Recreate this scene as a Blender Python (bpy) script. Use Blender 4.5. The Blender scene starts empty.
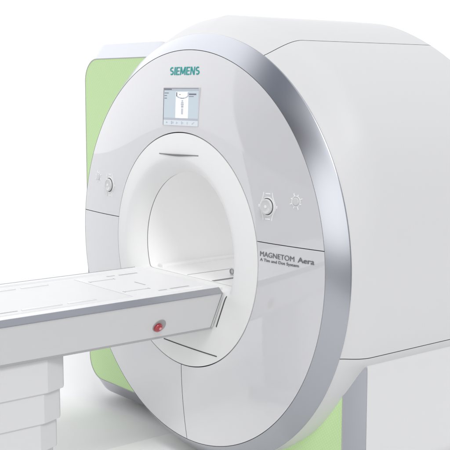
import bpy, bmesh, math
from mathutils import Vector, Matrix
R = math.radians
sc = bpy.context.scene
ZO = 1.1                                    # bore axis height above the floor

# ------------------------------------------------------------------ camera
cam_d = bpy.data.cameras.new("camera"); cam = bpy.data.objects.new("camera", cam_d)
sc.collection.objects.link(cam); sc.camera = cam
cam_d.sensor_width = 36; cam_d.lens = 1031 / 450 * 36
cam_d.clip_start = 0.05; cam_d.clip_end = 500
cam.location = (4.04174, -2.98440, 0.79389 + ZO)
cam.rotation_euler = (math.pi/2 - math.atan(138/1031), 0, R(51.45))

# ------------------------------------------------------------------ world: white surround, with unseen patches added for light and reflections
w = bpy.data.worlds.new("World"); sc.world = w; w.use_nodes = True
nt = w.node_tree; nt.nodes.clear()
out = nt.nodes.new("ShaderNodeOutputWorld"); bg = nt.nodes.new("ShaderNodeBackground")
nt.links.new(bg.outputs[0], out.inputs[0])
tc = nt.nodes.new("ShaderNodeTexCoord")
WORLD = 1.0
BLOBS = [  # direction, cos inner, cos outer, brightness
    ((0.25, -0.97, -0.15), 0.80, 0.10, (0.10, 0.10, 0.11)),     # dimming added in front, darkens the lower front surfaces
    ((0.95, 0.05, 0.10), 0.75, 0.30, (0.42, 0.42, 0.435)),       # dimmer right-hand side
    ((-0.10, 0.60, 0.79), 0.93, 0.75, (0.58, 0.59, 0.62)),      # dim patch added for the table rail's reflection
    ((-0.93, -0.35, 0.10), 0.92, 0.62, (1.0, 1.0, 1.01)),     # bright patch added front left, mirrored in the face
    ((0.0, -1.0, 0.04), 0.702, 0.692, (0.10, 0.10, 0.11)),   # dark area added in front, sets the reflection edge on the face
    ((-0.22, -0.38, 0.89), 0.975, 0.87, (0.15, 0.17, 0.21)),    # dark patch added overhead for the rim's reflection
    ((0.58, -0.70, 0.22), 0.980, 0.86, (1.65, 1.65, 1.65)),     # softbox-like patch added front right for the rim highlight
    ((-0.85, -0.20, 0.55), 0.90, 0.70, (1.5, 1.5, 1.52)),       # softbox-like patch added overhead left, for rim top and bevel
]
prev = None
base_col = (1.03, 1.03, 1.035)
for d, ci, co, col in BLOBS:
    v = Vector(d).normalized()
    dot = nt.nodes.new("ShaderNodeVectorMath"); dot.operation = 'DOT_PRODUCT'
    nt.links.new(tc.outputs['Generated'], dot.inputs[0]); dot.inputs[1].default_value = v
    mr = nt.nodes.new("ShaderNodeMapRange"); mr.interpolation_type = 'SMOOTHSTEP'
    mr.inputs['From Min'].default_value = co; mr.inputs['From Max'].default_value = ci
    nt.links.new(dot.outputs['Value'], mr.inputs['Value'])
    mx = nt.nodes.new("ShaderNodeMix"); mx.data_type = 'RGBA'
    nt.links.new(mr.outputs[0], mx.inputs[0])
    if prev is None: mx.inputs[6].default_value = base_col + (1,)
    else: nt.links.new(prev, mx.inputs[6])
    mx.inputs[7].default_value = col + (1,)
    prev = mx.outputs[2]
nt.links.new(prev, bg.inputs[0]); bg.inputs[1].default_value = WORLD

# key light: large lamp high on the right
def area(name, loc, target, size, energy, col=(1, 1, 1)):
    l = bpy.data.lights.new(name, 'AREA'); l.shape = 'RECTANGLE'; l.size, l.size_y = size; l.energy = energy; l.color = col
    o = bpy.data.objects.new(name, l); sc.collection.objects.link(o)
    o.location = loc; o.rotation_euler = (Vector(target) - Vector(loc)).to_track_quat('-Z', 'Y').to_euler()
    return o
s = bpy.data.lights.new("key_lamp", 'SUN'); s.energy = 1.0; s.angle = R(18)
so = bpy.data.objects.new("key_lamp", s); sc.collection.objects.link(so)
so.rotation_euler = Vector((-0.64, 0.28, -0.78)).to_track_quat('-Z', 'Y').to_euler()
so.location = (6, 0, 7)
area('bore_fill', (0, 0.55, ZO+0.36), (0, 0.55, 0), (0.25, 0.9), 0.6)  # added fill to brighten the bore, no visible lamp there
vs = sc.view_settings; vs.view_transform = 'Standard'; vs.look = 'None'; vs.exposure = 0.27; vs.gamma = 1.0
sc.render.resolution_x = sc.render.resolution_y = 1024
sc.render.engine = 'CYCLES'

# ------------------------------------------------------------------ materials
def mat(name, col, rough=0.4, metal=0.0, coat=0.0, bump=0.0, scale=60, var=0.0, spec=0.5, coat_rough=0.03, emit=0):
    m = bpy.data.materials.new(name); m.use_nodes = True
    n = m.node_tree; b = n.nodes['Principled BSDF']
    b.inputs['Base Color'].default_value = tuple(col) + (1,)
    b.inputs['Roughness'].default_value = rough; b.inputs['Metallic'].default_value = metal
    b.inputs['Coat Weight'].default_value = coat; b.inputs['Coat Roughness'].default_value = coat_rough
    b.inputs['Specular IOR Level'].default_value = spec
    if emit:
        b.inputs['Emission Color'].default_value = tuple(col) + (1,); b.inputs['Emission Strength'].default_value = emit
    t = n.nodes.new('ShaderNodeTexCoord'); nz = n.nodes.new('ShaderNodeTexNoise')
    nz.inputs['Scale'].default_value = scale; nz.inputs['Detail'].default_value = 4
    n.links.new(t.outputs['Object'], nz.inputs['Vector'])
    if var:
        mx = n.nodes.new('ShaderNodeMix'); mx.data_type = 'RGBA'
        mx.inputs[6].default_value = tuple(c*(1-var) for c in col) + (1,)
        mx.inputs[7].default_value = tuple(min(1, c*(1+var)) for c in col) + (1,)
        n.links.new(nz.outputs[0], mx.inputs[0]); n.links.new(mx.outputs[2], b.inputs['Base Color'])
    if bump:
        bp = n.nodes.new('ShaderNodeBump'); bp.inputs['Strength'].default_value = bump; bp.inputs['Distance'].default_value = 0.001
        n.links.new(nz.outputs[0], bp.inputs['Height']); n.links.new(bp.outputs[0], b.inputs['Normal'])
    return m
M = {}
M['shell'] = mat('white_lacquered_shell', (0.70, 0.70, 0.70), 0.45, bump=0.04, scale=250, var=0.012, spec=0.3)
M['face'] = mat('glossy_pearl_cover', (0.672, 0.672, 0.692), 0.35, coat=1.0, var=0.01, scale=4, coat_rough=0.02)
M['face'].node_tree.nodes['Principled BSDF'].inputs['Coat IOR'].default_value = 1.8
M['funnel'] = mat('white_bore_surround', (0.84, 0.84, 0.835), 0.5, var=0.01, scale=20, spec=0.3)
M['tube'] = mat('white_bore_liner', (0.93, 0.927, 0.925), 0.3, spec=0.5)
M['silver'] = mat('silver_blue_lacquer', (0.445, 0.46, 0.495), 0.27, metal=0.95, coat=0.15, bump=0.02, scale=500, var=0.015)
M['dark'] = mat('dark_gap', (0.09, 0.09, 0.095), 0.8)
M['gap'] = mat('grey_gap', (0.26, 0.26, 0.27), 0.8)
M['ctrl'] = mat('control_white', (0.88, 0.88, 0.88), 0.3, coat=0.4)
M['ctrlgrey'] = mat('control_grey', (0.66, 0.66, 0.665), 0.3, coat=0.3)
M['pink'] = mat('button_highlight_pink', (0.75, 0.35, 0.36), 0.3)  # pink of the cap paints the small highlight on the button
M['dish'] = mat('button_dish_grey', (0.36, 0.35, 0.35), 0.4)
M['red'] = mat('red_button', (0.34, 0.02, 0.03), 0.25, coat=0.8)
M['teal'] = mat('teal_lettering', (0.01, 0.36, 0.34), 0.5)
M['ink'] = mat('grey_lettering', (0.17, 0.17, 0.18), 0.5)
M['tabletop'] = mat('tabletop_white', (0.77, 0.77, 0.775), 0.32, var=0.01, scale=20, spec=0.4)
M['tablepad'] = mat('tabletop_inlay', (0.72, 0.725, 0.73), 0.4, var=0.015, scale=15)
M['table'] = mat('table_side_grey', (0.68, 0.68, 0.68), 0.45, bump=0.03, scale=250, var=0.012, spec=0.3)
M['trim'] = mat('grey_trim', (0.42, 0.42, 0.43), 0.5)
M['floor'] = mat('pale_studio_floor', (0.845, 0.845, 0.845), 0.6, scale=2, spec=0.1)
M['bounce_cut_ground'] = mat('grey_bounce_cut', (0.24, 0.24, 0.25), 0.7, var=0.05, scale=1.5, spec=0.2)
M['plate'] = mat('white_floor_plate', (0.94, 0.94, 0.93), 0.35)
# screen: lit display, drawn as real flat areas
def lit(name, col, st):
    return mat(name, col, 0.3, emit=st)
M['scr'] = lit('display_pale_blue', (0.55, 0.63, 0.69), 0.12)
M['scrwhite'] = lit('display_white', (0.90, 0.91, 0.91), 0.18)
M['scrbar'] = lit('display_bar', (0.66, 0.71, 0.76), 0.14)
M['scrgrey'] = lit('display_grey', (0.44, 0.48, 0.54), 0.12)
M['scrdark'] = lit('display_ink', (0.14, 0.15, 0.19), 0.05)
# green woven fabric panel
m = mat('green_mesh_panel', (0.40, 0.62, 0.28), 0.6); M['green'] = m
n = m.node_tree; b = n.nodes['Principled BSDF']
t = n.nodes.new('ShaderNodeTexCoord'); mp = n.nodes.new('ShaderNodeMapping')
mp.inputs['Rotation'].default_value = (0, R(38), 0)
n.links.new(t.outputs['Object'], mp.inputs[0])
wv = n.nodes.new('ShaderNodeTexWave'); wv.wave_type = 'BANDS'; wv.bands_direction = 'X'; wv.inputs['Scale'].default_value = 20; wv.inputs['Distortion'].default_value = 0.6
wv2 = n.nodes.new('ShaderNodeTexWave'); wv2.wave_type = 'BANDS'; wv2.bands_direction = 'Z'; wv2.inputs['Scale'].default_value = 30; wv2.inputs['Distortion'].default_value = 0.6
n.links.new(mp.outputs[0], wv.inputs[0]); n.links.new(mp.outputs[0], wv2.inputs[0])
ml = n.nodes.new('ShaderNodeMath'); ml.operation = 'MULTIPLY'
n.links.new(wv.outputs['Fac'], ml.inputs[0]); n.links.new(wv2.outputs['Fac'], ml.inputs[1])
mx = n.nodes.new('ShaderNodeMix'); mx.data_type = 'RGBA'
mx.inputs[6].default_value = (0.58, 0.81, 0.40, 1); mx.inputs[7].default_value = (0.65, 0.86, 0.49, 1)
n.links.new(ml.outputs[0], mx.inputs[0]); n.links.new(mx.outputs[2], b.inputs['Base Color'])

# ------------------------------------------------------------------ helpers
def empty(name, loc, label, cat):
    o = bpy.data.objects.new(name, None); sc.collection.objects.link(o); o.location = loc
    o.empty_display_size = 0.2; o['label'] = label; o['category'] = cat
    return o
def world_loc(o):
    v = Vector((0, 0, 0))
    while o: v += o.location; o = o.parent
    return v
def obj(name, bm, m, parent=None, smooth=False, sharp=35, origin=None, label=None):
    """bm is in bore-axis coordinates (z=0 on the axis); origin = where the object's own origin sits"""
    bmesh.ops.recalc_face_normals(bm, faces=bm.faces[:])
    if smooth:
        for f in bm.faces: f.smooth = True
        for e in bm.edges:
            if len(e.link_faces) == 2 and e.calc_face_angle(0) > R(sharp): e.smooth = False
    pw = world_loc(parent) if parent else Vector((0, 0, 0))
    ow = Vector(origin) + Vector((0, 0, ZO)) if origin else (pw if parent else Vector((0, 0, 0)))
    bmesh.ops.translate(bm, verts=bm.verts[:], vec=Vector((0, 0, ZO)) - ow)
    me = bpy.data.meshes.new(name); bm.to_mesh(me); bm.free()
    me.materials.append(m if not isinstance(m, str) else M[m])
    o = bpy.data.objects.new(name, me); sc.collection.objects.link(o)
    if parent: o.parent = parent
    o.location = ow - pw
    if label: o['label'] = label
    return o
def loft(bm, rings, closed=True, cap0=False, cap1=False):
    vs = [[bm.verts.new(p) for p in r] for r in rings]
    n = len(rings[0])
    for a, b in zip(vs, vs[1:]):
        for i in range(n if closed else n-1):
            j = (i+1) % n
            bm.faces.new((a[i], a[j], b[j], b[i]))
    if cap0: bm.faces.new(vs[0][::-1])
    if cap1: bm.faces.new(vs[-1])
    return vs
def revolve(bm, prof, n=256, a0=0, a1=360, cx=0, cz=0):
    """prof: list of (r, y)"""
    full = abs(a1-a0-360) < 1e-6
    N = n if full else n+1
    rings = []
    for r, y in prof:
        rings.append([(cx+r*math.cos(R(a0+(a1-a0)*i/n)), y, cz+r*math.sin(R(a0+(a1-a0)*i/n))) for i in range(N)])
    loft(bm, rings, closed=full)
def box(bm, x0, x1, y0, y1, z0, z1, bev=0, seg=2):
    g = bmesh.ops.create_cube(bm, size=1)
    for v in g['verts']:
        v.co = ((x0+x1)/2+v.co.x*(x1-x0), (y0+y1)/2+v.co.y*(y1-y0), (z0+z1)/2+v.co.z*(z1-z0))
    if bev:
        es = list({e for v in g['verts'] for e in v.link_edges})
        bmesh.ops.bevel(bm, geom=es, offset=bev, segments=seg, profile=0.5, affect='EDGES')
def catmull(xs, ys, x):
    """monotone-x cubic interpolation, xs ascending"""
    i = 0
    while i < len(xs)-2 and x > xs[i+1]: i += 1
    def sl(k):
        if k == 0: return (ys[1]-ys[0])/(xs[1]-xs[0])
        if k == len(xs)-1: return (ys[-1]-ys[-2])/(xs[-1]-xs[-2])
        return (ys[k+1]-ys[k-1])/(xs[k+1]-xs[k-1])
    h = xs[i+1]-xs[i]; t = (x-xs[i])/h
    return (2*t**3-3*t*t+1)*ys[i]+(t**3-2*t*t+t)*h*sl(i)+(-2*t**3+3*t*t)*ys[i+1]+(t**3-t*t)*h*sl(i+1)
def text(name, s, size, loc, m, parent, bold=(0, 0), width=None):
    cu = bpy.data.curves.new(name, 'FONT'); cu.body = s; cu.size = size; cu.extrude = 0.0004
    to = bpy.data.objects.new(name + '_tmp', cu); sc.collection.objects.link(to)
    bpy.context.view_layer.update()
    me = bpy.data.meshes.new_from_object(to.evaluated_get(bpy.context.evaluated_depsgraph_get()))
    bpy.data.objects.remove(to)
    xs = [v.co.x for v in me.vertices]; lo, hi = min(xs), max(xs); k = (width-bold[0])/(hi-lo)
    for v in me.vertices: v.co.x = (v.co.x-lo)*k
    me.transform(Matrix.Rotation(math.pi/2, 4, 'X'))
    if bold != (0, 0):                              # heavier strokes: shifted layers, each a hair prouder
        b = bmesh.new(); n_ = 3
        for q in range(n_):
            c = me.copy(); c.transform(Matrix.Translation((bold[0]*q/(n_-1), -0.00012*q, bold[1]*q/(n_-1)))); b.from_mesh(c)
        b.to_mesh(me); b.free()
    me.name = name; me.materials.clear(); me.materials.append(M[m])
    o = bpy.data.objects.new(name, me); sc.collection.objects.link(o); o.parent = parent
    o.location = Vector(loc) + Vector((0, 0, ZO)) - world_loc(parent)
    return o

# ------------------------------------------------------------------ setting
bm = bmesh.new(); sheet = [(-150, 150), (-150, -144), (-4.5, -4.35), (-5.0, -10), (-3.2, -10), (-2.6, -4.6), (3.8, -4.6), (3.8, 150)]
g_ = bmesh.ops.extrude_face_region(bm, geom=[bm.faces.new([bm.verts.new((x, y, -ZO)) for x, y in sheet])])
bmesh.ops.translate(bm, verts=[v for v in g_['geom'] if isinstance(v, bmesh.types.BMVert)], vec=(0, 0, -0.004))
fl = obj('floor', bm, 'floor'); fl['kind'] = 'structure'           # white sheet, unseen front outline shaped for reflections in the face
bm = bmesh.new(); box(bm, -0.41, 0.62, -2.6, 0.36, -ZO-0.003, -ZO+0.012, 0.003)
fl = obj('floor_plate', bm, 'plate'); fl['kind'] = 'structure'
bm = bmesh.new(); box(bm, -150, 60, -144, 150, -ZO-0.05, -ZO-0.0045)
fl = obj('bounce_cut_ground', bm, 'bounce_cut_ground'); fl['kind'] = 'structure'  # unseen dark surface added around the sheet to cut floor bounce

# ------------------------------------------------------------------ the scanner
mri = empty('mri_scanner', (0, 0.5, 0), 'large white ring-shaped scanner with silver rim, glossy face, round tunnel and green side panels', 'medical scanner')

# body section (right half) : ring angle -> section point
keyA = [-90, -70, -50, -35, -25, -20.2, -10, 0, 14, 26, 36, 49, 63.1, 78, 90]
RS = 1.056
keyX = [0, RS*math.cos(R(-70)), RS*math.cos(R(-50)), RS*math.cos(R(-35)), .957, 1.0, 1.042, 1.055, 1.045, .995, .90, .75, .53, .26, 0]
keyZ = [-RS, RS*math.sin(R(-70)), RS*math.sin(R(-50)), RS*math.sin(R(-35)), -.446, -.382, -.19, 0, .30, .55, .712, .862, 1.005, 1.112, 1.147]
def sect(a):
    """a in degrees, any; returns x,z of the housing section"""
    a = (a+180) % 360-180
    s = 1
    if a > 90 or a < -90:
        a = 180-a if a > 0 else -180-a; s = -1
    return s*catmull(keyA, keyX, a), catmull(keyA, keyZ, a)
Y0, Y1, YB = 0.079, 0.265, 1.2
def body_rings(a0, a1, n, shrink=1.0, y0=Y0):
    rings = []
    for i in range(13):
        t = i/12; k = math.sin(t*math.pi/2)**1.15; y = y0+(Y1-y0)*t
        r = []
        for j in range(n+1):
            a = a0+(a1-a0)*j/n
            X, Z = sect(a); cx, cz = 1.047*math.cos(R(a)), 1.047*math.sin(R(a))
            r.append(((cx+(X-cx)*k)*shrink, y, (cz+(Z-cz)*k)*shrink))
        rings.append(r)
    for y in (0.5, 0.8, 1.0, YB-0.06):
        rings.append([((sect(a0+(a1-a0)*j/n)[0])*shrink, y, (sect(a0+(a1-a0)*j/n)[1])*shrink) for j in range(n+1)])
    for i in range(1, 7):
        q = i/6*math.pi/2; k = 1-0.05*(1-math.cos(q)); y = YB-0.06+0.06*math.sin(q)
        rings.append([((sect(a0+(a1-a0)*j/n)[0])*shrink*k, y, (sect(a0+(a1-a0)*j/n)[1])*shrink*k) for j in range(n+1)])
    return rings
G = 0.10
for nm, a0, a1, n in (('top_cover', 63.1+G, 116.9-G, 60), ('side_cover', -20.2+G, 63.1-G, 90), ('side_cover', 116.9+G, 200.2-G, 90), ('underside_cover', 200.2+G, 339.8-G, 110)):
    bm = bmesh.new(); loft(bm, body_rings(a0, a1, n), closed=False)
    obj(nm, bm, 'shell', mri, smooth=True)
bm = bmesh.new(); rr = body_rings(0, 360, 200, 0.992, Y0-0.004)
rr = [r[:-1] for r in rr]; loft(bm, rr, closed=True)
obj('inner_casing', bm, 'dark', mri, smooth=True)
bm = bmesh.new(); bm.faces.new([bm.verts.new((x*0.952, YB-0.003, z*0.952)) for x, z in (sect(a) for a in range(0, 360, 3)) if math.hypot(x, z) > 0])
# the rear cover leaves the tunnel open
bmesh.ops.delete(bm, geom=bm.faces[:], context='FACES')
bm.free(); bm = bmesh.new()
r_out = [(sect(a)[0]*0.955, YB-0.002, sect(a)[1]*0.955) for a in range(0, 360, 3)]
r_in = [(0.39*math.cos(R(a)), YB-0.002, 0.39*math.sin(R(a))) for a in range(0, 360, 3)]
loft(bm, [r_out, r_in]); obj('rear_cover', bm, 'shell', mri)

# silver rim
bm = bmesh.new()
prof = [(0.972, 0.006), (0.9725, 0.0)]
for i in range(1, 25):
    t = i/24*math.pi/2
    ph = R(39)+(R(51)-R(39))*i/24; prof.append((0.9725+0.0785*(math.sin(ph)-math.sin(R(39)))/(math.sin(R(51))-math.sin(R(39))), 0.075*(math.cos(R(39))-math.cos(ph))/(math.cos(R(39))-math.cos(R(51)))))
prof += [(1.051, 0.077), (1.046, 0.0785)]
revolve(bm, prof, 360); obj('silver_rim', bm, 'silver', mri, smooth=True, sharp=50)
bm = bmesh.new(); revolve(bm, [(0.56, 0.0), (0.80, 0.002), (0.968, 0.009), (0.972, 0.009), (1.0, 0.05), (1.043, 0.079)], 180)
obj('face_frame', bm, 'dark', mri, smooth=True)

# front face, domed
def face_y(r):
    t = (r-0.575)/0.397
    return -0.034*(1-t**1.8) if t > 0 else -0.034
FR = [0.5785+(0.9695-0.5785)*i/24 for i in range(25)]
def face_bm():
    b = bmesh.new(); revolve(b, [(FR[0], face_y(FR[0])+0.012)]+[(r, face_y(r)) for r in FR]+[(FR[-1], 0.009)], 360); return b
def cut(b, co, no, inner=False):
    bmesh.ops.bisect_plane(b, geom=b.verts[:]+b.edges[:]+b.faces[:], dist=1e-6, plane_co=co, plane_no=no, clear_outer=not inner, clear_inner=inner)
SZ = 0.111; g = 0.0017
b = face_bm(); cut(b, (0, 0, SZ+g), (0, 0, 1), True); up = obj('upper_face_cover', b, 'face', mri, smooth=True, sharp=50)
b = face_bm(); cut(b, (0, 0, SZ-g), (0, 0, 1)); cut(b, (-0.012-g, 0, 0), (1, 0, 0)); obj('lower_face_cover', b, 'face', mri, smooth=True, sharp=50)
b = face_bm(); cut(b, (0, 0, SZ-g), (0, 0, 1)); cut(b, (-0.012+g, 0, 0), (1, 0, 0), True); lowR = obj('lower_face_cover', b, 'face', mri, smooth=True, sharp=50)

# bore surround (funnel) running into a tunnel with a flat deck at the bottom
RB = 0.381; DZ = -0.138
NT = 360
def bore_r(a):
    s = math.sin(R(a))
    if s >= 0: return RB
    f = DZ/s
    k = 22.0                                    # smooth minimum
    return -math.log(math.exp(-k*RB*4)+math.exp(-k*f*4))/(k*4)
def fun_y(s):
    return -0.035-0.030*math.sin(min(1, s/0.7)*math.pi/2)+0.085*max(0, (s-0.55)/0.45)**2.3
def funnel_at(x, z):
    r = math.hypot(x, z); a = math.degrees(math.atan2(z, x)); rb = bore_r(a)
    return fun_y((0.5735-r)/(0.5735-rb))
bm = bmesh.new(); rings = [[(0.5735*math.cos(R(i)), -0.02, 0.5735*math.sin(R(i))) for i in range(NT)]]
for k in range(0, 33):
    s_ = k/32; ring = []
    for i in range(NT):
        a = i*360/NT; r = 0.5735+(bore_r(a)-0.5735)*s_
        ring.append((r*math.cos(R(a)), fun_y(s_), r*math.sin(R(a))))
    rings.append(ring)
loft(bm, rings); obj('bore_surround', bm, 'funnel', mri, smooth=True, sharp=60)
def bore_ring(d, y):
    return [((bore_r(i)+d)*math.cos(R(i)), y, (bore_r(i)+d)*math.sin(R(i))) for i in range(360)]
bm = bmesh.new(); loft(bm, [bore_ring(0.001, 0.0205), bore_ring(0.004, 0.021), bore_ring(0.004, 0.0245), bore_ring(0.002, 0.025)])
obj('bore_seam', bm, 'trim', mri, smooth=True)
bm = bmesh.new(); loft(bm, [bore_ring(0.001, 0.025), bore_ring(0.0, 0.03), bore_ring(0, 0.4), bore_ring(0, 0.8), bore_ring(0, YB)])
tube = obj('bore_tunnel', bm, 'tube', mri, smooth=True, sharp=60)
# rails and groove on the tunnel deck
for x0, x1 in ((-0.345, -0.300), (0.300, 0.345)):
    bm = bmesh.new(); box(bm, x0, x1, 0.06, 1.15, DZ-0.004, DZ+0.016, 0.004); obj('guide_rail', bm, 'tube', tube, smooth=True)
for x0, x1, m_ in ((0.150, 0.172, 'gap'), (-0.052, -0.048, 'trim')):
    bm = bmesh.new(); box(bm, x0, x1, 0.035, 1.1, DZ-0.002, DZ+0.0015); obj('deck_groove', bm, m_, tube)
# plug connector
bm = bmesh.new(); ring_bm_ = [(0.011, 0.21), (0.011, 0.200), (0.015, 0.200), (0.015, 0.23)]
revolve(bm, ring_bm_, 32, cx=0.096, cz=DZ+0.019); obj('plug_socket', bm, 'trim', tube, smooth=True, sharp=30)
bm = bmesh.new(); box(bm, 0.074, 0.118, 0.206, 0.25, DZ-0.001, DZ+0.040, 0.004); obj('plug_block', bm, 'tube', tube, smooth=True)
# slits in the surround below the table, grip recess above the bore
def strip(name, pts, wid, m, dep=0.004, lift=0.0012, parent=mri):
    bm = bmesh.new(); N = 24; rows = []
    (xa, za), (xb, zb) = pts
    L = math.hypot(xb-xa, zb-za); nx, nz = -(zb-za)/L*wid/2, (xb-xa)/L*wid/2
    for i in range(N+1):
        t = i/N; x = xa+(xb-xa)*t; z = za+(zb-za)*t; y = funnel_at(x, z)-lift
        rows.append([(x+nx, y, z+nz), (x-nx, y, z-nz), (x-nx, y+dep, z-nz), (x+nx, y+dep, z+nz)])
    loft(bm, rows, True, True, True); return obj(name, bm, m, parent)
strip('slot', ((-0.14, -0.4685), (0.282, -0.4765)), 0.0055, 'dark')
strip('slot', ((0.386, -0.166), (0.300, -0.327)), 0.0060, 'dark')
# grip: thin crescent ledge standing proud of the surround
bm = bmesh.new(); rows = []
for i in range(33):
    t = i/32; x = -0.150+0.318*t; zt = 0.4715-0.002*math.cos(t*math.pi); d = 0.001+0.0105*math.sin(math.pi*t)**1.2
    y = funnel_at(x, zt)
    rows.append([(x, y-0.001, zt+0.0015), (x, y-0.001-d*0.7, zt), (x, y-0.001-d*0.55, zt-0.003), (x, y+0.001, zt-d)])
loft(bm, rows, True, True, True); obj('grip_ledge', bm, 'gap', mri, smooth=True, sharp=30)

# ---- screen
def fy(x, z): return face_y(math.hypot(x, z))
def face_patch(b, x0, x1, z0, z1, off, dep=0.003):
    """a thin plate lying on the flat display (display plane)"""
    box(b, x0, x1, SY-off-dep, SY-off, z0, z1)
SX0, SX1, SZ0, SZ1 = -0.150, 0.134, 0.609, 0.789
SY = 0.0
bm = bmesh.new(); box(bm, SX0-0.003, SX1+0.002, SY-0.0045, SY+0.03, SZ0-0.002, SZ1+0.003, 0.001); scr = obj('screen_bezel', bm, 'ctrlgrey', mri)
bm = bmesh.new(); face_patch(bm, SX0, SX1, SZ0, SZ1, 0.004, 0.001); disp = obj('display', bm, 'scr', mri)
def sp(name, m, rects, lay=1):
    for u0, u1, v0, v1 in rects:
        bm = bmesh.new()
        x0 = SX0+(SX1-SX0)*u0; x1 = SX0+(SX1-SX0)*u1; z1 = SZ1-(SZ1-SZ0)*v0; z0 = SZ1-(SZ1-SZ0)*v1
        box(bm, x0, x1, SY-0.005-0.0004*lay, SY-0.0048-0.0004*(lay-1), z0, z1)
        obj(name, bm, m, disp)
sp('title_bar', 'scrgrey', [(0, 1, 0, 0.07)])
sp('frame_edge', 'scrdark', [(0, 0.012, 0, 1), (0.012, 1, 0, 0.012)], 2)
sp('task_bar', 'scrgrey', [(0, 1, 0.80, 0.86)])
sp('tool_bar', 'scrbar', [(0, 1, 0.86, 1.0)])
sp('image_area', 'scrwhite', [(0.36, 0.72, 0.10, 0.80)])
sp('screen_line', 'scrdark', [(0.02, 0.24, 0.02, 0.05), (0.03, 0.15, 0.125, 0.142), (0.03, 0.10, 0.195, 0.212), (0.03, 0.10, 0.265, 0.282),
    (0.74, 0.94, 0.145, 0.18), (0.74, 0.87, 0.215, 0.228), (0.46, 0.50, 0.165, 0.18)], 2)
# scanner outline on the display: a shallow bowl
for k_ in range(14):
    t0 = k_/14; t1 = (k_+1)/14
    h0, h1 = [0.12+0.15*max(0, math.sin(math.pi*q_))**0.30 for q_ in (t0, t1)]
    sp('scanner_outline', 'scrdark' if k_ in (0, 5, 6, 7, 8) else 'scrgrey', [(0.375+0.35*t0, 0.375+0.35*t1+0.002, min(h0, h1)-0.006, max(h0, h1)+0.010)], 2)
sp('figure_head', 'scrgrey', [(0.535, 0.575, 0.32, 0.36)], 2)
sp('figure_torso', 'scrgrey', [(0.522, 0.588, 0.37, 0.40), (0.515, 0.595, 0.41, 0.45), (0.522, 0.588, 0.46, 0.52)], 2)
sp('figure_leg', 'scrgrey', [(0.530, 0.551, 0.54, 0.70), (0.560, 0.580, 0.54, 0.70)], 2)
for i_, sh in enumerate([((0, 0.5, 0.3, 0.7),), ((0, .35, 0, 1), (.5, .8, .2, .8)), ((0, .2, .2, .9), (.2, .6, .45, .65)), ((0, .2, 0, 1), (.3, .6, .3, .5), (.3, .6, .65, .8)), ((.1, .3, .1, .9),), ((0, .2, .5, .9), (.25, .45, .3, .7), (.5, .7, .1, .4))]):
    for a_, b_, c_, d_ in sh: sp('toolbar_icon', 'scrgrey', [(0.09+0.15*i_+a_*.09, 0.09+0.15*i_+b_*.09, 0.885+c_*.085, 0.885+d_*.085)], 2)
# lean the whole display back to lie along the domed cover
ya, yb_ = fy(0.15, 0.609)-0.001, fy(0.15, 0.789)-0.001
for o in [scr, disp]+list(disp.children):
    for v in o.data.vertices:
        z = v.co.z+o.location.z+(o.parent.location.z if o.parent is disp else 0)-ZO
        v.co.y += ya+0.6*(yb_-ya)*(z-0.609)/0.18+0.003
# ---- lettering
def ribbon(bm, pts, wid, y0, y1):
    n_ = len(pts); L = []; Rr = []
    for i in range(n_):
        a = Vector(pts[max(0, i-1)]); b_ = Vector(pts[min(n_-1, i+1)]); d = (b_-a).normalized(); nn = Vector((-d.y, d.x))*wid/2
        p = Vector(pts[i]); L.append(p+nn); Rr.append(p-nn)
    loft(bm, [[(l.x, y0, l.y), (r_.x, y0, r_.y), (r_.x, y1, r_.y), (l.x, y1, l.y)] for l, r_ in zip(L, Rr)], True, True, True)
def big_letters(word, x0, z0, H, W):
    bm = bmesh.new(); st = H*0.175; adv = {'S': .66, 'I': .19, 'E': .60, 'M': .92, 'N': .74}; gp = .15*H; yb = 0.0
    tot = sum(adv[c]*H for c in word)+gp*(len(word)-1); k = W/tot; x = 0; lay = 0
    for c in word:
        w_ = adv[c]*H*k; X = x0+x; x += w_+gp*k; lay += 1
        def bar(a, b_, c_, d_, q=0):
            box(bm, X+a, X+b_, -0.0008-0.00008*q, 0.0008, z0+c_, z0+d_)
        if c == 'I': bar(0, w_, 0, H)
        elif c == 'E':
            bar(0, st*1.1, 0, H); bar(st*1.1, w_, 0, st*.85); bar(st*1.1, w_, H-st*.85, H); bar(st*1.1, w_*.92, H/2-st*.40, H/2+st*.42)
        elif c in 'MN':
            bar(0, st, 0, H); bar(w_-st, w_, 0, H)
            if c == 'N': quads = [((st*.0, H), (st*1.25, H), (w_, 0), (w_-st*1.25, 0))]
            else: quads = [((0, H), (st*1.25, H), (w_/2+st*.5, H*.12), (w_/2-st*.5, H*.12)), ((w_-st*1.25, H), (w_, H), (w_/2+st*.5, H*.12), (w_/2-st*.5, H*.12))]
            for qi, qd in enumerate(quads):
                y0 = -0.0010-0.0001*qi
                loft(bm, [[(X+px, y0, z0+pz) for px, pz in qd], [(X+px, 0.0008, z0+pz) for px, pz in qd]], True, True, True)
        elif c == 'S':
            t_ = st*.92; r_ = (H-t_)/4; cx = w_/2; ax = w_/2-t_*.5; pts = []
            for i in range(0, 15): a = R(52+218*i/14-12*0); pts.append((X+cx+ax*math.cos(a)*(1 if i else 1), z0+H-t_/2-r_+r_*math.sin(a)))
            for i in range(1, 15): a = R(90-218*i/14); pts.append((X+cx+ax*math.cos(a), z0+t_/2+r_+r_*math.sin(a)))
            ribbon(bm, pts, t_, -0.0010, 0.0008)
    return bm
bm = big_letters('SIEMENS', -0.117, 0.8515, 0.0385, 0.238)
o = obj('lettering', bm, 'teal', mri, origin=(0, 0, 0.8515))
y1, y2 = fy(0.592, 0.06), fy(0.915, 0.06); tl = math.atan2(y2-y1, 0.323)
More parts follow.
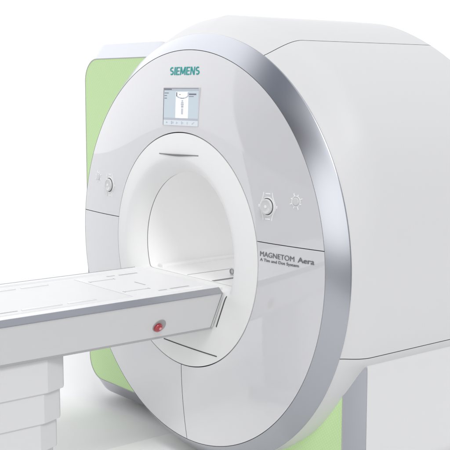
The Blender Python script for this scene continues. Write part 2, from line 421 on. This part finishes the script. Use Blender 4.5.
def curve_to_face(o):                      # bend lettering onto the domed cover
    for v in o.data.vertices:
        wpt = v.co + o.location + world_loc(mri); x, z = wpt.x, wpt.z-ZO
        v.co.y += fy(x, z)-0.0012-world_loc(mri).y-o.location.y     # o.location + parent = 0 offset
tx = [o]
tx.append(text('lettering', 'MAGNETOM', 0.0325, (0.591, -0.02, 0.0475), 'ink', mri, width=0.212, bold=(0.0006, 0.0003)))
tx.append(text('lettering', 'Aera', 0.0325, (0.822, -0.02, 0.0475), 'ink', mri, width=0.092, bold=(0.0022, 0.0008)))
tx.append(text('lettering', 'A Tim and Dot System', 0.0185, (0.591, -0.02, 0.0265), 'ink', mri, width=0.238, bold=(0.0007, 0.0004)))
bpy.context.view_layer.update()
for o in tx: curve_to_face(o)

# ---- control clusters on the face
def ring_bm(bm, cx, cz, r0, r1, y0, y1, n=40, sx=1.0, sz=1.0):
    pr = [(r0, y0), (r0, y1+0.001), (r0+0.001, y1), (r1-0.001, y1), (r1, y1+0.001), (r1, y0)]
    rings = [[(cx+sx*r*math.cos(2*math.pi*i/n), y, cz+sz*r*math.sin(2*math.pi*i/n)) for i in range(n)] for r, y in pr]
    loft(bm, rings)
def knob_cluster(cx, cz, side):
    yb = fy(cx, cz)
    t = bmesh.new(); ring_bm(t, cx, cz, 0.034, 0.0425, yb+0.004, yb-0.003)
    o = obj('control_ring', t, 'ctrl', mri, smooth=True, sharp=40)
    # two curved uprights hugging the ring, top and bottom cross pieces, side pip
    for s in (-1, 1):
        b = bmesh.new(); rows = []
        for i in range(25):
            z = -0.062+0.124*i/24; x = s*(0.026+0.022*math.exp(-(z/0.033)**2)); rows.append([(cx+x-0.002, yb-0.0015, cz+z), (cx+x+0.002, yb-0.0015, cz+z), (cx+x+0.002, yb+0.005, cz+z), (cx+x-0.002, yb+0.005, cz+z)])
        loft(b, rows, True, True, True); obj('keypad_bar', b, 'ctrl', o)
    for s in (-1, 1):
        b = bmesh.new(); box(b, cx-0.015, cx+0.015, yb-0.0015, yb+0.004, cz+s*0.056-0.0028, cz+s*0.056+0.0028, 0.001); obj('arrow_key', b, 'ctrl', o)
        b = bmesh.new(); box(b, cx+s*0.056-0.003, cx+s*0.056+0.003, yb-0.0015, yb+0.006, cz-0.006, cz+0.006, 0.001); obj('arrow_key', b, 'ctrl', o)
    k = bmesh.new()
    revolve(k, [(0.034, yb+0.002), (0.034, yb-0.0125), (0.0325, yb-0.0145), (0.028, yb-0.0150), (0.026, yb-0.0136), (0.010, yb-0.0136), (0.0, yb-0.0138)], 40, cx=cx, cz=cz)
    kn = obj('knob', k, 'ctrlgrey', o, smooth=True, sharp=50)
    k = bmesh.new(); revolve(k, [(0.0345, yb+0.001), (0.0345, yb-0.005), (0.0375, yb-0.005), (0.0375, yb+0.001)], 40, cx=cx, cz=cz); obj('knob_gap', k, 'dark', o)
    k = bmesh.new(); revolve(k, [(0.007, yb-0.013), (0.007, yb-0.0150), (0.0, yb-0.0152)], 20, cx=cx, cz=cz); obj('knob_dot', k, 'ctrl', o, smooth=True)
def key_flower(cx, cz):
    yb = fy(cx, cz)
    t = bmesh.new(); revolve(t, [(0.0165, yb+0.003), (0.0165, yb-0.003), (0.0145, yb-0.0045), (0, yb-0.005)], 32, cx=cx, cz=cz)
    o = obj('key_pad', t, 'ctrlgrey', mri, smooth=True)
    t = bmesh.new(); ring_bm(t, cx, cz, 0.0215, 0.0245, yb+0.003, yb-0.002); obj('key_ring', t, 'ctrl', o, smooth=True, sharp=40)
    for i in range(8):
        a = R(22.5+45*i); b = bmesh.new(); L = 0.037 if i % 2 else 0.032
        box(b, 0.0235, L, -0.0018, 0.004, -0.0022, 0.0022, 0.0007)
        bmesh.ops.rotate(b, verts=b.verts[:], cent=(0, 0, 0), matrix=Matrix.Rotation(a, 3, 'Y'))
        bmesh.ops.translate(b, verts=b.verts[:], vec=(cx, yb, cz)); obj('key', b, 'ctrl', o)
def drape(objs, cx, cz):                    # follow the slope of the domed cover
    y0 = fy(cx, cz)
    for o in objs:
        off = o.location + (o.parent.location if o.parent is not mri else Vector((0, 0, 0))) + mri.location
        for v in o.data.vertices:
            v.co.y += fy(v.co.x+off.x, v.co.z+off.z-ZO)-y0
for fn, args in ((knob_cluster, (0.636, 0.273, 1)), (key_flower, (0.803, 0.308)), (knob_cluster, (-0.662, 0.273, -1)), (key_flower, (-0.795, 0.306))):
    before = set(bpy.data.objects); fn(*args); drape([o for o in bpy.data.objects if o not in before], args[0], args[1])

# ---- side boxes with green front panels
def rrect(x0, x1, z0, z1, r, y, n=12):
    pts = []
    for cx, cz, a0 in ((x1-r, z1-r, 0), (x0+r, z1-r, 90), (x0+r, z0+r, 180), (x1-r, z0+r, 270)):
        for i in range(n+1):
            a = R(a0+90*i/n); pts.append((cx+r*math.cos(a), y, cz+r*math.sin(a)))
    return pts
def side_box(x0, x1, z0, z1, r, bo, by, grow):
    """grow: which sides flare out (left,right,bottom,top)"""
    l, rr_, bt, tp = grow
    o = bmesh.new(); loft(o, [rrect(x0, x1, z0, z1, r, 0.200)], True, True); gp = None
    front = rrect(x0, x1, z0, z1, r, 0.2)
    b = bmesh.new(); b.faces.new([b.verts.new(p) for p in front]); o.free()
    g_ = bmesh.ops.extrude_face_region(b, geom=b.faces[:]); bmesh.ops.translate(b, verts=[v for v in g_['geom'] if isinstance(v, bmesh.types.BMVert)], vec=(0, 0.012, 0))
    obj('green_panel', b, 'green', mri)
    q = 0.004
    b = bmesh.new(); loft(b, [rrect(x0+.001, x1-.001, z0+.001, z1-.001, r, 0.199), rrect(x0-q*.9, x1+q*.9, z0-q*.9, z1+q*.9, r, 0.1995), rrect(x0-q*.9, x1+q*.9, z0-q*.9, z1+q*.9, r, 0.206)]); obj('panel_edging', b, 'trim', mri)
    rings = [rrect(x0-q*0.2, x1+q*0.2, z0-q*.2, z1+q*.2, r, 0.207), rrect(x0-q*.5, x1+q*.5, z0-q*.5, z1+q*.5, r, 0.2025), rrect(x0-q, x1+q, z0-q, z1+q, r, 0.203)]
    rings.append(rrect(x0-bo*l, x1+bo*rr_, z0-bo*bt, z1+bo*tp, r+bo*0.6, 0.2+by))
    b = bmesh.new(); loft(b, rings); obj('silver_bevel', b, 'silver', mri, smooth=True, sharp=25)
    X0, X1, Z0, Z1 = x0-bo*l, x1+bo*rr_, z0-bo*bt, z1+bo*tp; r2 = r+bo*0.6
    b = bmesh.new(); loft(b, [rrect(X0, X1, Z0, Z1, r2, 0.2+by+0.001), rrect(X0, X1, Z0, Z1, r2, 1.0), rrect(X0+.02, X1-.02, Z0+.02, Z1-.02, r2-.01, 1.03)], True, False, True)
    obj('side_casing', b, 'shell', mri, smooth=True, sharp=25)
side_box(-1.277, -0.46, -0.952, 0.953, 0.13, 0.088, 0.085, (1, 0, 1.15, 1))
side_box(0.46, 0.886, -0.952, -0.36, 0.04, 0.089, 0.062, (0, 1, 0.5, 0))
b = bmesh.new(); box(b, -0.85, 0.75, 0.50, 0.98, -ZO, -0.94, 0.01); obj('plinth', b, 'trim', mri)

# ------------------------------------------------------------------ patient table
tab = empty('patient_table', (0, -1.3, 0), 'long white patient table with silver edge and red side button on a telescoping grey pedestal', 'patient table')
YE, YS = -0.068, -2.5
# cover: tapered trough
TX, TZ, LX, LZ, BX, BZ = 0.347, -0.129, 0.379, -0.1475, 0.289, -0.327
def prism(bm, sec, y0, y1, cap=True):
    loft(bm, [[(x, y0, z) for x, z in sec], [(x, y1, z) for x, z in sec]], True, cap, cap)
bm = bmesh.new(); prism(bm, [(LX, LZ), (BX, BZ), (-BX, BZ), (-LX, LZ)], YS, YE)
cov = obj('side_cover', bm, 'table', tab)
md = cov.modifiers.new('bevel', 'BEVEL'); md.width = 0.003; md.segments = 2; md.limit_method = 'ANGLE'
for s in (1, -1):
    bm = bmesh.new(); prism(bm, [(s*(LX+.001), LZ-.003), (s*(LX+.001), LZ+.001), (s*(TX+.005), TZ+0.0035), (s*(TX+.0005), TZ+0.0035), (s*TX, LZ-.003)], YS-.002, YE-0.012)
    # end facet of the rail
    obj('silver_rail', bm, 'silver', tab)
bm = bmesh.new(); prism(bm, [(BX+.0008, BZ+.004), (BX-.004, BZ-.010), (-BX+.004, BZ-.010), (-BX-.0008, BZ+.004)], YS+.002, YE-.002); obj('bottom_trim', bm, 'trim', tab)
# thin end seam
bm = bmesh.new(); prism(bm, [(LX+.0015, LZ-.002), (BX+.0015, BZ), (-BX-.0015, BZ), (-LX-.0015, LZ-.002)], YE-.0145, YE-.012); obj('end_seam', bm, 'gap', tab)
# tabletop with raised rims
bm = bmesh.new()
prism(bm, [(TX, TZ-.012), (TX, TZ), (TX-.006, TZ+.003), (TX-.040, TZ+.003), (TX-.052, TZ-.004), (-TX+.052, TZ-.004), (-TX+.040, TZ+.003), (-TX+.006, TZ+.003), (-TX, TZ), (-TX, TZ-.012)], YS+.001, YE+0.012)
top = obj('tabletop', bm, 'tabletop', tab)
bm = bmesh.new(); prism(bm, [(0.262, TZ-.0045), (0.256, TZ-.0015), (-0.256, TZ-.0015), (-0.262, TZ-.0045)], YS+.05, -0.50); obj('inlay_mat', bm, 'tablepad', top)
bm = bmesh.new(); prism(bm, [(0.262, TZ-.0045), (0.256, TZ-.0015), (-0.256, TZ-.0015), (-0.262, TZ-.0045)], -0.494, -0.10); obj('inlay_mat', bm, 'tabletop', top)
zz = TZ-0.0013
def flat(name, x0, x1, y0, y1, m, h=0.0012, par=top):
    b = bmesh.new(); box(b, x0, x1, y0, y1, zz-0.002, zz+h); return obj(name, b, m, par)
for s in (-1, 1):
    flat('slot', s*0.218-.006, s*0.218+.006, -0.262, -0.155, 'trim', .0008)
    flat('channel', s*0.150-.0016, s*0.150+.0016, -0.468, -0.335, 'trim', .0008)
    flat('channel', s*0.150-.010, s*0.150+.010, -0.335, -0.3315, 'trim', .0009)
    flat('channel', s*0.150-.012, s*0.150+.012, -0.4715, -0.468, 'trim', .0009)
    flat('slot', s*0.222-.004, s*0.222+.004, -0.33, -0.285, 'trim', .0008)
    b = bmesh.new()
    for y0, y1 in ((-1.02, -0.83), (-0.80, -0.66)):
        box(b, s*0.215-.009, s*0.215+.009, y0, y1, zz-0.002, zz+0.0035, 0.002)
    obj('raised_slot', b, 'tabletop', top, smooth=True)  # raised bars standing in for recessed slots with small highlights
    flat('slot', s*0.215-.004, s*0.215+.004, -1.4, -1.04, 'trim', .0008)
flat('channel', -0.02, 0.07, -0.303, -0.297, 'trim', .0008)
for y in (-0.72, -1.18, -1.7): pass
# emergency button in an oval dish
nrm = Vector((LZ-BZ, 0, -(LX-BX))).normalized(); tan = Vector((LX-BX, 0, LZ-BZ)).normalized(); yy = Vector((0, 1, 0))
def side_pt(z): t = (z-BZ)/(LZ-BZ); return Vector((BX+(LX-BX)*t, 0, z))
def on_side(cy, cz, prof, su=1.0, sv=1.0, n=40):
    b = bmesh.new(); c = side_pt(cz)+Vector((0, cy, 0))
    rings = [[tuple(c+yy*(r*su*math.cos(2*math.pi*i/n))+tan*(r*sv*math.sin(2*math.pi*i/n))+nrm*h) for i in range(n)] for r, h in prof]
    loft(b, rings); return b
b = on_side(-0.395, -0.268, [(0.034, 0.0005), (0.0335, 0.0025), (0.030, 0.0025), (0.022, 0.0008), (0.002, 0.0008)], 1.02, 1.0); dish = obj('button_dish', b, 'dish', tab, smooth=True)
b = on_side(-0.402, -0.274, [(0.0215, 0.0), (0.0215, 0.008), (0.019, 0.013), (0.012, 0.017), (0.005, 0.0185), (0.0003, 0.019)], 1.0, 1.0); rb = obj('emergency_button', b, 'red', tab, smooth=True)
b = on_side(-0.399, -0.270, [(0.0065, 0.0175), (0.0065, 0.0192), (0.004, 0.0200), (0.0003, 0.0202)]); obj('button_cap', b, 'pink', rb, smooth=True)
# telescoping pedestal
def ped(name, k, z0, z1):
    b = bmesh.new(); d = 0.012*k
    base = [(.27, -2.0+d), (.27, -.935), (.236, -.842), (.21, -.825), (-.21, -.825), (-.236, -.842), (-.27, -.935), (-.27, -2.0+d)]
    sec = []
    for x, y in base:
        s = 1 if x > 0 else -1
        sec.append((x-s*d*0.55, y-(d*1.35 if y > -1.5 else 0)))
    loft(b, [[(x, y, z0) for x, y in sec], [(x, y, z1) for x, y in sec]], True, True, True)
    o = obj(name, b, 'table', tab); m_ = o.modifiers.new('bevel', 'BEVEL'); m_.width = 0.0035; m_.segments = 2; m_.limit_method = 'ANGLE'
    return o
zs = [BZ-.012, -0.490, -0.623, -0.748, -0.875, -1.0]
for k in range(5): ped('pedestal_section', k, zs[k+1], zs[k]+(0.02 if k else 0))
b = bmesh.new(); box(b, -.30, .30, -2.05, -.80, -ZO, -1.0, 0.02, 3); obj('base_plate', b, 'table', tab, smooth=True)
